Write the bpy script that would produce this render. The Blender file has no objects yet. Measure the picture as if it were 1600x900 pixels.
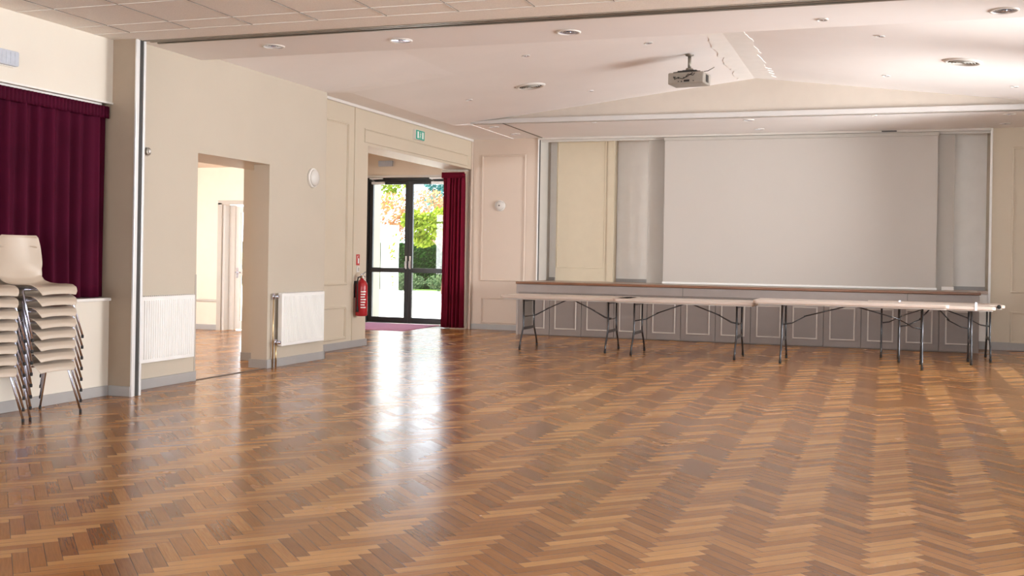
import bpy, bmesh, math, random
from mathutils import Vector, Matrix
PI = math.pi
R = random.Random(7)
SC = bpy.context.scene
COL = SC.collection

# ------------------------------------------------------------------ camera
F_PX, H = 1683.0, 1.27
YAW = math.atan(585 / F_PX)
cam_d = bpy.data.cameras.new('camera')
cam_d.sensor_width = 36.0
cam_d.lens = F_PX / 1600 * 36.0
cam_d.shift_y = -48.0 / 1600
cam_d.clip_start, cam_d.clip_end = 0.05, 500
cam = bpy.data.objects.new('camera', cam_d); COL.objects.link(cam)
cam.matrix_world = (Matrix.Translation((0, 0, H)) @ Matrix.Rotation(YAW, 4, 'Z') @ Matrix.Rotation(PI / 2, 4, 'X')
                    @ Matrix.Rotation(0.0165, 4, 'Z'))
SC.camera = cam

# ------------------------------------------------------------------ view, sky, sun, added fill lamps at the windows
vs = SC.view_settings
vs.view_transform = 'Standard'; vs.look = 'None'; vs.gamma = 1.0; vs.use_curve_mapping = False
vs.exposure = 0.40
SC.cycles.max_bounces = 10; SC.cycles.diffuse_bounces = 6; SC.cycles.glossy_bounces = 4
SC.cycles.sample_clamp_indirect = 6.0
world = bpy.data.worlds.new('world'); SC.world = world; world.use_nodes = True
wn = world.node_tree; bgn = wn.nodes['Background']
bgn.inputs['Color'].default_value = (0.80, 0.90, 1.0, 1); bgn.inputs['Strength'].default_value = 4.8
sd = bpy.data.lights.new('sun', 'SUN'); sd.energy = 18.0; sd.angle = math.radians(0.6); sd.color = (1, 0.93, 0.82)
so = bpy.data.objects.new('sun', sd); COL.objects.link(so)
so.rotation_euler = Vector((0.50, -0.53, -0.62)).to_track_quat('-Z', 'Y').to_euler()
def area(name, loc, direction, sx, sy, power, color=(1, 1, 1)):
    d = bpy.data.lights.new(name, 'AREA'); d.shape = 'RECTANGLE'; d.size = sx; d.size_y = sy; d.energy = power; d.color = color
    o = bpy.data.objects.new(name, d); COL.objects.link(o); o.location = loc
    o.rotation_euler = Vector(direction).to_track_quat('-Z', 'Z').to_euler()
    return o
DAY_FILL = (1.0, 0.975, 0.945)
RIGHT_WINDOWS = [(-2.6, -0.4), (1.2, 3.4), (4.6, 6.8), (9.6, 11.8), (12.6, 14.8)]
RIGHT_POWER = [40, 60, 60, 65, 75]
for (a, b), pw in zip(RIGHT_WINDOWS, RIGHT_POWER):
    area('daylight_fill', (3.42, (a + b) / 2, 1.85), (-1, 0, 0.15), 2.15, 1.95, pw, DAY_FILL)  # added fill lamps outside the unseen right-hand windows
REAR_WINDOWS = [(-5.4, -3.2), (-2.4, -0.2), (0.5, 2.7)]
for a, b in REAR_WINDOWS:
    area('daylight_fill', ((a + b) / 2, -4.3, 1.85), (0, 1, 0.30), 2.15, 1.95, 150, DAY_FILL)  # more added fill, from behind the camera
area('ceiling_fill', (6.6, 12.2, 0.2), (-1, 0, 0.40), 8.0, 2.6, 2600, (1, 0.97, 0.94))  # added up-light outside the right wall, brightens the hall ceiling
area('daylight_fill', (-11.25, 8.1, 1.6), (0, 1, -0.1), 3.2, 1.8, 150, (1, 0.97, 0.93))  # added lamp to light the side room's far wall
area('daylight_fill', (-14.3, 11.5, 1.6), (1, 0, 0), 3.0, 2.0, 500, (1, 0.96, 0.91))  # added fill for the side room, from its left end

# ------------------------------------------------------------------ helpers
class MB:
    """collects shapes, links them as ONE mesh object"""
    def __init__(s): s.bm = bmesh.new()
    def add(s, verts, faces, smooth=False):
        vs_ = [s.bm.verts.new(v) for v in verts]
        for f in faces:
            try: fc = s.bm.faces.new([vs_[i] for i in f]); fc.smooth = smooth
            except ValueError: pass
        return vs_
    def box(s, x0, x1, y0, y1, z0, z1, M=None):
        v = [Vector((x, y, z)) for x in (x0, x1) for y in (y0, y1) for z in (z0, z1)]
        if M: v = [M @ p for p in v]
        s.add(v, [(0, 1, 3, 2), (4, 6, 7, 5), (0, 4, 5, 1), (2, 3, 7, 6), (0, 2, 6, 4), (1, 5, 7, 3)]); return s
    def prism(s, pts, z0, z1, M=None):
        n = len(pts); v = [Vector((x, y, z)) for z in (z0, z1) for x, y in pts]
        if M: v = [M @ p for p in v]
        s.add(v, [tuple(range(n))[::-1], tuple(range(n, 2 * n))] + [(i, (i + 1) % n, n + (i + 1) % n, n + i) for i in range(n)]); return s
    def lathe(s, prof, seg=24, M=None, smooth=True):
        v = []
        for r, z in prof:
            for k in range(seg):
                a = 2 * PI * k / seg; p = Vector((r * math.cos(a), r * math.sin(a), z)); v.append(M @ p if M else p)
        f = [(i * seg + k, i * seg + (k + 1) % seg, (i + 1) * seg + (k + 1) % seg, (i + 1) * seg + k) for i in range(len(prof) - 1) for k in range(seg)]
        f.append(tuple(range(seg))[::-1]); f.append(tuple((len(prof) - 1) * seg + k for k in range(seg)))
        s.add(v, f, smooth); return s
    def tube(s, pts, r, seg=10, M=None):
        P = [Vector(p) for p in pts]
        if M: P = [M @ p for p in P]
        v = []; n = len(P); up = None
        for i, p in enumerate(P):
            t = (P[min(i + 1, n - 1)] - P[max(i - 1, 0)]).normalized()
            if up is None: up = t.orthogonal().normalized()
            up = (up - t * up.dot(t)).normalized(); b = t.cross(up)
            rr = r[i] if isinstance(r, (list, tuple)) else r
            for k in range(seg):
                a = 2 * PI * k / seg; v.append(p + (up * math.cos(a) + b * math.sin(a)) * rr)
        f = [(i * seg + k, i * seg + (k + 1) % seg, (i + 1) * seg + (k + 1) % seg, (i + 1) * seg + k) for i in range(n - 1) for k in range(seg)]
        f += [tuple(range(seg))[::-1], tuple((n - 1) * seg + k for k in range(seg))]
        s.add(v, f, True); return s
    def grid(s, fn, nu, nv, smooth=True):
        v = [fn(i / nu, j / nv) for i in range(nu + 1) for j in range(nv + 1)]
        s.add(v, [(i * (nv + 1) + j, (i + 1) * (nv + 1) + j, (i + 1) * (nv + 1) + j + 1, i * (nv + 1) + j + 1) for i in range(nu) for j in range(nv)], smooth); return s
    def build(s, name, mat=None, parent=None, bevel=0, thick=0, loc=None, recalc=True):
        me = bpy.data.meshes.new(name)
        if recalc: bmesh.ops.recalc_face_normals(s.bm, faces=s.bm.faces)
        s.bm.to_mesh(me); s.bm.free()
        o = bpy.data.objects.new(name, me); COL.objects.link(o)
        if mat: me.materials.append(mat)
        if parent: o.parent = parent
        if loc: o.location = loc
        if thick:
            m = o.modifiers.new('solid', 'SOLIDIFY'); m.thickness = thick; m.offset = 0
        if bevel:
            m = o.modifiers.new('bevel', 'BEVEL'); m.width = bevel; m.segments = 2; m.limit_method = 'ANGLE'; m.angle_limit = math.radians(50)
        return o
def struct(o):
    o['kind'] = 'structure'; return o
def thing(name, label, cat, loc=(0, 0, 0), rz=0, group=None):
    o = bpy.data.objects.new(name, None); COL.objects.link(o); o.empty_display_size = 0.1
    o.location = loc; o.rotation_euler = (0, 0, rz)
    return tag(o, label, cat, group)
def tag(o, label, cat, group=None):
    o['label'] = label; o['category'] = cat
    if group: o['group'] = group
    return o
def copy_tree(o, parent=None):
    c = o.copy(); COL.objects.link(c)
    if parent: c.parent = parent
    for ch in list(o.children): copy_tree(ch, c)
    return c

# ------------------------------------------------------------------ materials
def mat(name, col, rough=0.6, metal=0.0, vary=0.04, scale=6.0, bump=0.0, bscale=60.0, spec=0.5, **kw):
    m = bpy.data.materials.new(name); m.use_nodes = True; nt = m.node_tree; b = nt.nodes['Principled BSDF']
    b.inputs['Roughness'].default_value = rough; b.inputs['Metallic'].default_value = metal
    b.inputs['Specular IOR Level'].default_value = spec
    tc = nt.nodes.new('ShaderNodeTexCoord')
    n = nt.nodes.new('ShaderNodeTexNoise'); n.inputs['Scale'].default_value = scale; n.inputs['Detail'].default_value = 4
    nt.links.new(tc.outputs['Object'], n.inputs['Vector'])
    r = nt.nodes.new('ShaderNodeValToRGB'); nt.links.new(n.outputs['Fac'], r.inputs['Fac'])
    r.color_ramp.elements[0].position = 0.3; r.color_ramp.elements[1].position = 0.7
    r.color_ramp.elements[0].color = (*[c * (1 - vary) for c in col], 1); r.color_ramp.elements[1].color = (*[min(1, c * (1 + vary)) for c in col], 1)
    nt.links.new(r.outputs['Color'], b.inputs['Base Color'])
    if bump:
        n2 = nt.nodes.new('ShaderNodeTexNoise'); n2.inputs['Scale'].default_value = bscale; n2.inputs['Detail'].default_value = 3
        nt.links.new(tc.outputs['Object'], n2.inputs['Vector'])
        bp = nt.nodes.new("ShaderNodeBump"); bp.inputs["Strength"].default_value = bump; bp.inputs['Distance'].default_value = 0.01
        nt.links.new(n2.outputs['Fac'], bp.inputs['Height']); nt.links.new(bp.outputs['Normal'], b.inputs['Normal'])
    for k, v in kw.items(): b.inputs[k.replace('_', ' ')].default_value = v
    return m
M = dict(
    cream=mat('cream_paint', (0.61, 0.535, 0.425), 0.55, bump=0.05, vary=0.015, scale=2),
    pale=mat('pale_wall_paint', (0.53, 0.47, 0.385), 0.5, bump=0.05, vary=0.015, scale=2),
    peach=mat('peach_wall_paint', (0.60, 0.50, 0.42), 0.5, bump=0.05, vary=0.015, scale=2),
    lobby=mat('lobby_paint', (0.80, 0.71, 0.60), 0.6, vary=0.02),
    ceil=mat('ceiling_paint', (0.90, 0.87, 0.86), 0.75, vary=0.02, scale=1.2, bump=0.03),
    soffit=mat('soffit_paint', (0.86, 0.84, 0.84), 0.7, vary=0.02, scale=1.2),
    patch=mat('fresh_plaster', (0.93, 0.92, 0.90), 0.8, vary=0.02),
    base=mat('grey_skirting_paint', (0.36, 0.35, 0.345), 0.45, vary=0.03),
    trimgrey=mat('grey_trim_paint', (0.47, 0.43, 0.38), 0.5, vary=0.03),
    pier=mat('brown_grey_paint', (0.36, 0.285, 0.215), 0.55, vary=0.02),
    khaki=mat('khaki_panel_paint', (0.60, 0.52, 0.39), 0.55, vary=0.02),
    nichegrey=mat('niche_grey_paint', (0.62, 0.59, 0.55), 0.6, vary=0.02),
    pilaster=mat('grey_pilaster_shade_paint', (0.50, 0.47, 0.43), 0.6, vary=0.02),
    nichewhite=mat('niche_white_paint', (0.90, 0.88, 0.85), 0.6, vary=0.02),
    white=mat('white_enamel', (0.82, 0.82, 0.81), 0.35, vary=0.01),
    whitep=mat('white_plastic', (0.75, 0.73, 0.70), 0.4, vary=0.02),
    alu=mat('aluminium', (0.80, 0.81, 0.82), 0.35, 0.35, vary=0.02),
    dark=mat('dark_channel', (0.035, 0.032, 0.03), 0.5, vary=0.1),
    slot=mat('dark_track_brown', (0.10, 0.08, 0.065), 0.5, vary=0.1),
    chrome=mat('chrome', (0.66, 0.70, 0.86), 0.2, 1.0, vary=0.02),
    brass=mat('brass_pipe', (0.62, 0.47, 0.27), 0.3, 0.9, vary=0.05),
    screen=mat('screen_cloth', (0.54, 0.505, 0.47), 0.8, vary=0.01, scale=1),
    taupe=mat('taupe_paint', (0.195, 0.162, 0.148), 0.45, vary=0.04, scale=4),
    taupeL=mat('taupe_light_paint', (0.265, 0.225, 0.21), 0.4, vary=0.04, scale=4),
    taupeM=mat('pale_moulding_paint', (0.42, 0.37, 0.335), 0.35, vary=0.05, scale=8),  # mouldings paler than the stage doors
    nosing=mat('brown_wood_nosing', (0.19, 0.085, 0.045), 0.35, vary=0.2, scale=3),
    stagetop=mat('stage_top_board', (0.34, 0.25, 0.20), 0.3, vary=0.08, scale=3),
    ttop=mat('table_top_plastic', (0.62, 0.52, 0.455), 0.35, vary=0.02, bump=0.02, bscale=200),
    tleg=mat('dark_steel_tube', (0.09, 0.095, 0.105), 0.25, 0.7, vary=0.1),
    rubber=mat('black_rubber', (0.015, 0.015, 0.015), 0.7),
    shell=mat('beige_chair_plastic', (0.49, 0.405, 0.325), 0.38, vary=0.02, bump=0.02, bscale=250),
    black=mat('black_aluminium_frame', (0.012, 0.012, 0.013), 0.35, vary=0.1),
    red=mat('extinguisher_red', (0.38, 0.010, 0.015), 0.25, vary=0.05),
    redsign=mat('red_sign', (0.45, 0.03, 0.03), 0.4),
    green=mat('exit_green', (0.0, 0.36, 0.26), 0.4, vary=0.02),
    signwhite=mat('sign_white', (0.85, 0.9, 0.88), 0.4, vary=0.01),
    pgrey=mat('projector_grey', (0.33, 0.30, 0.26), 0.4, vary=0.05, scale=20),
    pole=mat('grey_mount_metal', (0.30, 0.27, 0.23), 0.4, 0.6),
    mat_=mat('pink_door_mat', (0.52, 0.22, 0.36), 0.95, vary=0.08, scale=40, bump=0.3, bscale=300),
    gravel=mat('pale_paving', (0.78, 0.76, 0.70), 0.9, vary=0.06, scale=2),
    grass=mat('lawn_green', (0.25, 0.42, 0.06), 0.95, vary=0.3, scale=8, bump=0.4, bscale=50),
    outwall=mat('outside_render_wall', (0.20, 0.19, 0.155), 0.85, vary=0.04, scale=3),
    bark=mat('bark', (0.32, 0.19, 0.13), 0.9, vary=0.25, scale=12),
    opal=mat('opal_glass', (0.62, 0.60, 0.57), 0.25, vary=0.01),
    acrylic=mat('clear_light_cover', (0.50, 0.54, 0.62), 0.2, vary=0.06, scale=25),
)
def leafmat(name, c1, c2):
    m = bpy.data.materials.new(name); m.use_nodes = True; nt = m.node_tree; nt.nodes.clear()
    out = nt.nodes.new('ShaderNodeOutputMaterial'); mix = nt.nodes.new('ShaderNodeMixShader'); mix.inputs[0].default_value = 0.5
    d = nt.nodes.new('ShaderNodeBsdfDiffuse'); t = nt.nodes.new('ShaderNodeBsdfTranslucent')
    g = nt.nodes.new('ShaderNodeNewGeometry'); r = nt.nodes.new('ShaderNodeValToRGB')
    r.color_ramp.elements[0].color = (*c1, 1); r.color_ramp.elements[1].color = (*c2, 1)
    nt.links.new(g.outputs['Random Per Island'], r.inputs['Fac'])
    for n in (d, t): nt.links.new(r.outputs['Color'], n.inputs['Color'])
    nt.links.new(d.outputs[0], mix.inputs[1]); nt.links.new(t.outputs[0], mix.inputs[2]); nt.links.new(mix.outputs[0], out.inputs['Surface'])
    return m
def velvet(name, c):
    m = mat(name, c, 0.8, vary=0.15, scale=3, spec=0.12); b = m.node_tree.nodes['Principled BSDF']
    b.inputs['Sheen Weight'].default_value = 0.0; b.inputs['Sheen Tint'].default_value = (1, 0.4, 0.5, 1); return m
M['curtain'] = velvet('burgundy_velvet', (0.060, 0.002, 0.016))
M['curtain_red'] = velvet('wine_red_velvet', (0.16, 0.007, 0.024))
def glassmat():
    m = bpy.data.materials.new('window_glass'); m.use_nodes = True; nt = m.node_tree; nt.nodes.clear()
    out = nt.nodes.new('ShaderNodeOutputMaterial'); mix = nt.nodes.new('ShaderNodeMixShader')
    t = nt.nodes.new('ShaderNodeBsdfTransparent'); g = nt.nodes.new('ShaderNodeBsdfGlossy'); g.inputs['Roughness'].default_value = 0.02
    f = nt.nodes.new('ShaderNodeFresnel'); f.inputs['IOR'].default_value = 1.45
    nt.links.new(f.outputs[0], mix.inputs[0]); nt.links.new(t.outputs[0], mix.inputs[1]); nt.links.new(g.outputs[0], mix.inputs[2])
    nt.links.new(mix.outputs[0], out.inputs['Surface']); return m
M['glass'] = glassmat()

def parquet():
    m = bpy.data.materials.new('herringbone_parquet'); m.use_nodes = True; nt = m.node_tree; b = nt.nodes['Principled BSDF']
    def mm(op, a, b_=None, c=None):
        n = nt.nodes.new('ShaderNodeMath'); n.operation = op
        for i, v in enumerate((a, b_, c)):
            if v is None: continue
            if isinstance(v, (int, float)): n.inputs[i].default_value = v
            else: nt.links.new(v, n.inputs[i])
        return n.outputs[0]
    g = nt.nodes.new('ShaderNodeNewGeometry'); sp = nt.nodes.new('ShaderNodeSeparateXYZ'); nt.links.new(g.outputs['Position'], sp.inputs[0])
    n = 5; W = 0.063; k2 = 1 / (W * math.sqrt(2))
    x = mm('ADD', sp.outputs[0], 40.0 + PHASE); y = mm('ADD', sp.outputs[1], 40.0)
    u = mm('MULTIPLY', mm('ADD', x, y), k2); v = mm('MULTIPLY', mm('SUBTRACT', y, x), k2)
    i = mm('FLOOR', u); j = mm('FLOOR', v)
    k = mm('FLOORED_MODULO', mm('SUBTRACT', i, j), 2 * n)
    isH = mm('LESS_THAN', k, n - 0.5); isV = mm('SUBTRACT', 1.0, isH)
    def sel(h, w): return mm('ADD', mm('MULTIPLY', isH, h), mm('MULTIPLY', isV, w))
    along = sel(mm('ADD', mm('SUBTRACT', u, i), k), mm('ADD', mm('SUBTRACT', mm('SUBTRACT', v, j), k), 2 * n - 1))
    across = sel(mm('SUBTRACT', v, j), mm('SUBTRACT', u, i))
    ida = sel(mm('SUBTRACT', i, k), i); idb = sel(j, mm('ADD', j, k))
    cid = nt.nodes.new('ShaderNodeCombineXYZ')
    for q, s_ in enumerate((ida, idb, isH)): nt.links.new(s_, cid.inputs[q])
    wnz = nt.nodes.new('ShaderNodeTexWhiteNoise'); nt.links.new(cid.outputs[0], wnz.inputs['Vector'])
    rnd = wnz.outputs['Value']
    # grain, stretched along the block
    gv = nt.nodes.new('ShaderNodeCombineXYZ')
    nt.links.new(mm('MULTIPLY', along, 0.30), gv.inputs[0]); nt.links.new(mm('MULTIPLY', across, 6.0), gv.inputs[1]); nt.links.new(mm('MULTIPLY', rnd, 57.0), gv.inputs[2])
    gn = nt.nodes.new('ShaderNodeTexNoise'); gn.inputs['Scale'].default_value = 1.6; gn.inputs['Detail'].default_value = 3; nt.links.new(gv.outputs[0], gn.inputs['Vector'])
    # joints
    ea = mm('MINIMUM', across, mm('SUBTRACT', 1.0, across)); el = mm('MINIMUM', along, mm('SUBTRACT', float(n), along))
    edge = mm('MINIMUM', ea, el); joint = mm('LESS_THAN', edge, 0.022)
    val = mm('ADD', mm('ADD', mm('MULTIPLY', rnd, 0.40), mm('MULTIPLY', gn.outputs['Fac'], 0.36)), mm('MULTIPLY', isH, SHEEN_STRIPE))  # grain sheen of alternate rows is put into their base colour
    ramp = nt.nodes.new('ShaderNodeValToRGB'); nt.links.new(val, ramp.inputs['Fac'])
    e = ramp.color_ramp.elements
    e[0].position = 0.12; e[0].color = (0.18, 0.068, 0.018, 1); e[1].position = 0.92; e[1].color = (0.64, 0.355, 0.135, 1)
    ee = e.new(0.5); ee.color = (0.34, 0.148, 0.042, 1)
    mx = nt.nodes.new('ShaderNodeMix'); mx.data_type = 'RGBA'; nt.links.new(mm('MULTIPLY', joint, 0.75), mx.inputs['Factor'])
    nt.links.new(ramp.outputs['Color'], mx.inputs[6]); mx.inputs[7].default_value = (0.035, 0.018, 0.009, 1)
    nt.links.new(mx.outputs[2], b.inputs['Base Color'])
    # worn varnish: satin, patchy
    rn = nt.nodes.new('ShaderNodeTexNoise'); rn.inputs['Scale'].default_value = 1.3; rn.inputs['Detail'].default_value = 4; nt.links.new(g.outputs['Position'], rn.inputs['Vector'])
    nt.links.new(mm('ADD', mm('ADD', 0.15, mm('MULTIPLY', rn.outputs['Fac'], 0.11)), mm('MULTIPLY', rnd, 0.06)), b.inputs['Roughness'])
    b.inputs['Specular IOR Level'].default_value = 0.42
    b.inputs['Anisotropic'].default_value = 0.0
    # every block sits a hair out of level
    bh = mm('ADD', mm('MULTIPLY', mm('MULTIPLY', mm('SUBTRACT', rnd, 0.5), across), 0.5), mm('MULTIPLY', mm('MINIMUM', edge, 0.06), 6.0))
    bp = nt.nodes.new('ShaderNodeBump'); bp.inputs['Strength'].default_value = 0.2; bp.inputs['Distance'].default_value = 0.0012
    nt.links.new(bh, bp.inputs['Height']); nt.links.new(bp.outputs['Normal'], b.inputs['Normal'])
    return m
PHASE, SHEEN_STRIPE = 0.1370, 0.20
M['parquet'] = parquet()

def tilemat():
    m = mat('ceiling_tile', (0.84, 0.79, 0.73), 0.9, vary=0.06, scale=90, bump=0.15, bscale=160); return m
M['tile'] = tilemat()

# ------------------------------------------------------------------ the shell of the place
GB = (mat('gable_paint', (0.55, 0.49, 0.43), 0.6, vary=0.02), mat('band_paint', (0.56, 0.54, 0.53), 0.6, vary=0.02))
XM, XR, YB, ZS, XW = -6.44, -6.90, 17.65, 3.33, 3.10     # hall wall, recessed wall, back wall, soffit, right wall
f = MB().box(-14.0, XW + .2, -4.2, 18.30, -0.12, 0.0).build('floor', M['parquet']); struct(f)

# left wall of the front room: dado, bulkhead over the curtain, window recess
w = MB()
w.box(-6.95, XM, -4.2, 7.775, 0, 0.83); w.box(-6.95, XM, -4.2, 7.775, 2.555, 3.30); w.box(-6.95, -6.72, -4.2, 7.775, 0.83, 2.555)
struct(w.build('wall_left', mat('front_wall_paint', (0.70, 0.65, 0.57), 0.5, bump=.05, vary=.015, scale=2)))
struct(MB().box(-6.72, XM + .025, -4.2, 7.772, 0.831, 0.858).build('trim_1', M['whitep'], bevel=.004))
struct(MB().box(XM - .0, XM + .012, -4.2, 7.772, 2.552, 2.568).build('trim_2', M['whitep']))
struct(MB().box(XM, XM + .018, -4.2, 7.757, 0, 0.09).build('baseboard_left', M['base'], bevel=.004))
p = struct(MB().box(-6.95, -6.20, 7.775, 7.897, 0, 3.30).build('wall_pier', M['pier']))
struct(MB().box(XM + .019, -6.196, 7.757, 7.774, 0, 0.09).build('baseboard_pier', M['base'], bevel=.004))
# upright channel of the folding partition, on the pier's corner
ch = MB(); ch.box(-6.199, -6.180, 7.765, 7.792, 0, 3.115); ch.box(-6.199, -6.190, 7.795, 7.820, 0, 3.115); ch.box(-6.199, -6.182, 7.868, 7.894, 0, 3.115)
t3 = struct(ch.build('trim_3', M['alu'], bevel=.003))
MB().box(-6.199, -6.194, 7.822, 7.867, 0, 3.115).build('channel_recess', M['dark'], t3)

# main wall of the hall with the doorway
w = MB()
w.box(-6.64, XM, 7.897, 9.03, 0, 3.60); w.box(-7.10, XM, 9.03, 11.0, 2.25, 3.60); w.box(-6.64, XM, 10.34, 11.0, 0, 2.25)
w.box(-7.20, XM, 11.0, 11.60, 0, 3.60)
struct(w.build('wall_hall_left', M['pale']))
b_ = MB(); b_.box(XM, XM + .02, 7.90, 9.03, 0, .095); b_.box(XM, XM + .02, 10.32, 11.62, 0, .095); b_.box(-6.66, XM + .0, 10.32, 10.34, 0, .095)
b_.box(XR + .021, XM + .02, 11.60, 11.62, 0, .095); b_.box(-7.20, -6.66, 10.98, 11.0, 0, .095)
struct(b_.build('baseboard_hall', M['base'], bevel=.004))
struct(MB().box(-6.52, XM + .006, 9.012, 9.034, 0.096, 1.05).build('trim_4', M['trimgrey'], bevel=.003))
struct(MB().box(XM - .03, XM + .01, 9.035, 10.315, 0.0005, 0.005).build('trim_5', M['slot']))

# mouldings: a mitred rectangle with a two-step profile, on a wall plane
def frame(mb, axis, plane, sgn, a0, a1, z0, z1, wd=.038, d=.022, base=0.0):
    prof = [(0, 0), (0, d * .6), (wd * .25, d), (wd * .6, d), (wd * .75, d * .45), (wd, d * .45), (wd, 0)]
    cs = [(a0, z0, 1, 1), (a1, z0, -1, 1), (a1, z1, -1, -1), (a0, z1, 1, -1)]
    n = len(prof); vv = []
    for a, z, ia, iz in cs:
        for o_, h in prof:
            A, Z, P = a + ia * o_, z + iz * o_, plane + sgn * (base + h)
            vv.append((P, A, Z) if axis == 'x' else (A, P, Z))
    fs = [(c * n + q, c * n + q + 1, ((c + 1) % 4) * n + q + 1, ((c + 1) % 4) * n + q) for c in range(4) for q in range(n - 1)]
    mb.add(vv, fs)
# recessed, panelled wall with the wide opening to the lobby
w = MB(); w.box(-7.38, XR, 11.60, 13.62, 0, 3.60); w.box(-7.38, XR, 13.62, YB, 2.80, 3.60)
wr = struct(w.build('wall_recess', M['cream']))
mo = MB(); frame(mo, 'x', XR, 1, 11.75, 13.03, .86, 3.05); frame(mo, 'x', XR, 1, 11.75, 13.03, .13, .575)
frame(mo, 'x', XR, 1, 13.50, 17.42, 2.84, 3.035, wd=.025, d=.018)
mo.box(XR, XR + .012, 13.20, 13.235, .1, 3.29); mo.build('panel_moulding', M['cream'], wr)
struct(MB().box(XR, XR + .02, 11.622, 13.62, 0, .095).box(-7.38, XR + .02, 13.62, 13.64, 0, .095).build('baseboard_recess', M['base'], bevel=.004))
co = MB(); co.box(XR, XR + .03, 11.60, 17.63, 3.285, 3.33); struct(co.build('trim_6', M['whitep'], bevel=.008))
struct(MB().box(XR, XR + .02, 17.585, 17.64, .0, 3.285).build('trim_7', M['peach'], bevel=.004))

# back wall, left panel / niche / right panel
NX0, NX1, NY = -5.655, 1.455, 18.25
w = MB(); w.box(-6.96, NX0, YB, NY + .2, 0, 3.60)
wb = struct(w.build('wall_back_left', M['peach']))
mo = MB(); frame(mo, 'y', YB, -1, -6.72, -5.90, .85, 3.05); frame(mo, 'y', YB, -1, -6.70, -5.90, .11, .565); mo.build('panel_moulding', M['peach'], wb)
w = MB(); w.box(NX1, XW + .2, YB, NY + .2, 0, 3.60); wb2 = struct(w.build('wall_back_right', M['cream']))
mo = MB(); frame(mo, 'y', YB, -1, 1.755, 2.80, .86, 3.04, wd=.045, d=.02); frame(mo, 'y', YB, -1, 1.755, 2.80, .10, .585, wd=.045, d=.02); mo.build('panel_moulding', M['cream'], wb2)
struct(MB().box(-6.878, -5.76, YB - .02, YB, 0, .095).build('baseboard_back_left', M['base'], bevel=.004))
struct(MB().box(NX1 + .03, XW - .02, YB - .02, YB, 0, .12).build('baseboard_back_right', M['base'], bevel=.004))
w = MB(); w.box(NX0, NX1, NY, NY + .2, 0, 3.60); struct(w.build('wall_niche', M['nichewhite']))
struct(MB().box(NX0, NX0 + .012, YB + .002, NY, .88, ZS).build('trim_8', M['nichegrey']))
w = MB(); w.box(NX0, NX1, YB + .02, NY, 0, .83); struct(w.build('wall_plinth', M['nichewhite']))
struct(MB().box(1.275, NX1, YB - .0, YB + .018, 0, .12).build('baseboard_plinth', M['base']))
struct(MB().box(NX0 + .013, NX1, NY - .02, NY, .876, .93).build('baseboard_niche', M['base']))
# khaki panelled partition and the breast that carries the screen
w = MB(); w.box(-5.45, -4.42, 17.99, 18.22, .876, ZS); wk = struct(w.build('wall_niche_panel', M['khaki']))
mo = MB(); frame(mo, 'y', 17.99, -1, -5.43, -4.57, 1.10, 3.29, wd=.02, d=.01); mo.box(-4.53, -4.42, 17.97, 17.99, .876, 3.329); mo.build('panel_moulding', M['khaki'], wk)
w = MB(); w.box(-3.78, .965, 17.74, 18.22, .876, ZS); struct(w.build('wall_breast', M['pilaster']))  # grey paint is also the shade beside the screen's left end
struct(MB().box(.80, .975, 17.70, 17.738, .876, .93).build('trim_9', M['nichewhite']))
# upright jambs and rails of the niche
j = MB(); j.box(NX1 - .005, NX1 + .028, YB - .03, YB - .001, .0, ZS - .001); struct(j.build('trim_10', M['white'], bevel=.003))
j = MB(); j.box(NX0 - .03, NX0 - .006, YB - .03, YB - .001, .88, ZS - .001); tj = struct(j.build('trim_11', M['white'], bevel=.003))
MB().box(NX0 - .006, NX0 + .008, YB - .02, YB - .001, .88, ZS - .001).build('dark_groove', M['dark'], tj)
rl = MB(); rl.box(NX0, NX1, YB - .06, YB + .0, 3.292, 3.329); rl.box(NX0, NX1, YB + .03, YB + .07, 3.26, 3.329)
tr = struct(rl.build('trim_12', M['nichegrey'], bevel=.003))
MB().box(-.10, .12, YB - .066, YB - .061, 3.300, 3.318).build('dark_label', M['dark'], tr)
MB().lathe([(.022, 0), (.03, .008), (.03, .024), (.018, .03)], 12, Matrix.Translation((.27, YB - .03, 3.262))).build('knob', M['whitep'], tr)

# right wall with its tall windows (beyond the picture's edge)
def wall_with_windows(name, axis, p0, p1, a0, a1, wins, z0, z1, top, m_):
    w = MB(); cur = a0
    def bx(a, b, za, zb):
        if axis == 'x': w.box(p0, p1, a, b, za, zb)
        else: w.box(a, b, p0, p1, za, zb)
    for a, b in wins:
        bx(cur, a, 0, top); bx(a, b, 0, z0); bx(a, b, z1, top); cur = b
    bx(cur, a1, 0, top)
    return struct(w.build(name, m_))
wall_with_windows('wall_right', 'x', XW, XW + .2, -4.2, YB, RIGHT_WINDOWS, .85, 2.85, 3.60, M['cream'])
wall_with_windows('wall_rear', 'y', -4.2, -4.0, XM, XW, REAR_WINDOWS, .85, 2.85, 3.60, M['cream'])
wi = 1
def window_frame(axis, p, a, b, z0, z1):
    global wi
    w = MB()
    def bx(aa, bb, za, zb):
        if axis == 'x': w.box(p - .03, p + .03, aa, bb, za, zb)
        else: w.box(aa, bb, p - .03, p + .03, za, zb)
    bx(a, a + .06, z0, z1); bx(b - .06, b, z0, z1); bx(a, b, z0, z0 + .06); bx(a, b, z1 - .06, z1); bx((a + b) / 2 - .03, (a + b) / 2 + .03, z0, z1); bx(a, b, 2.2, 2.25)
    o = struct(w.build('window_%d' % wi, M['white'])); wi += 1
    g = MB()
    if axis == 'x': g.box(p - .004, p + .004, a + .06, b - .06, z0 + .06, z1 - .06)
    else: g.box(a + .06, b - .06, p - .004, p + .004, z0 + .06, z1 - .06)
    g.build('pane', M['glass'], o)
for a, b in RIGHT_WINDOWS: window_frame('x', XW + .1, a, b, .85, 2.85)
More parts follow.
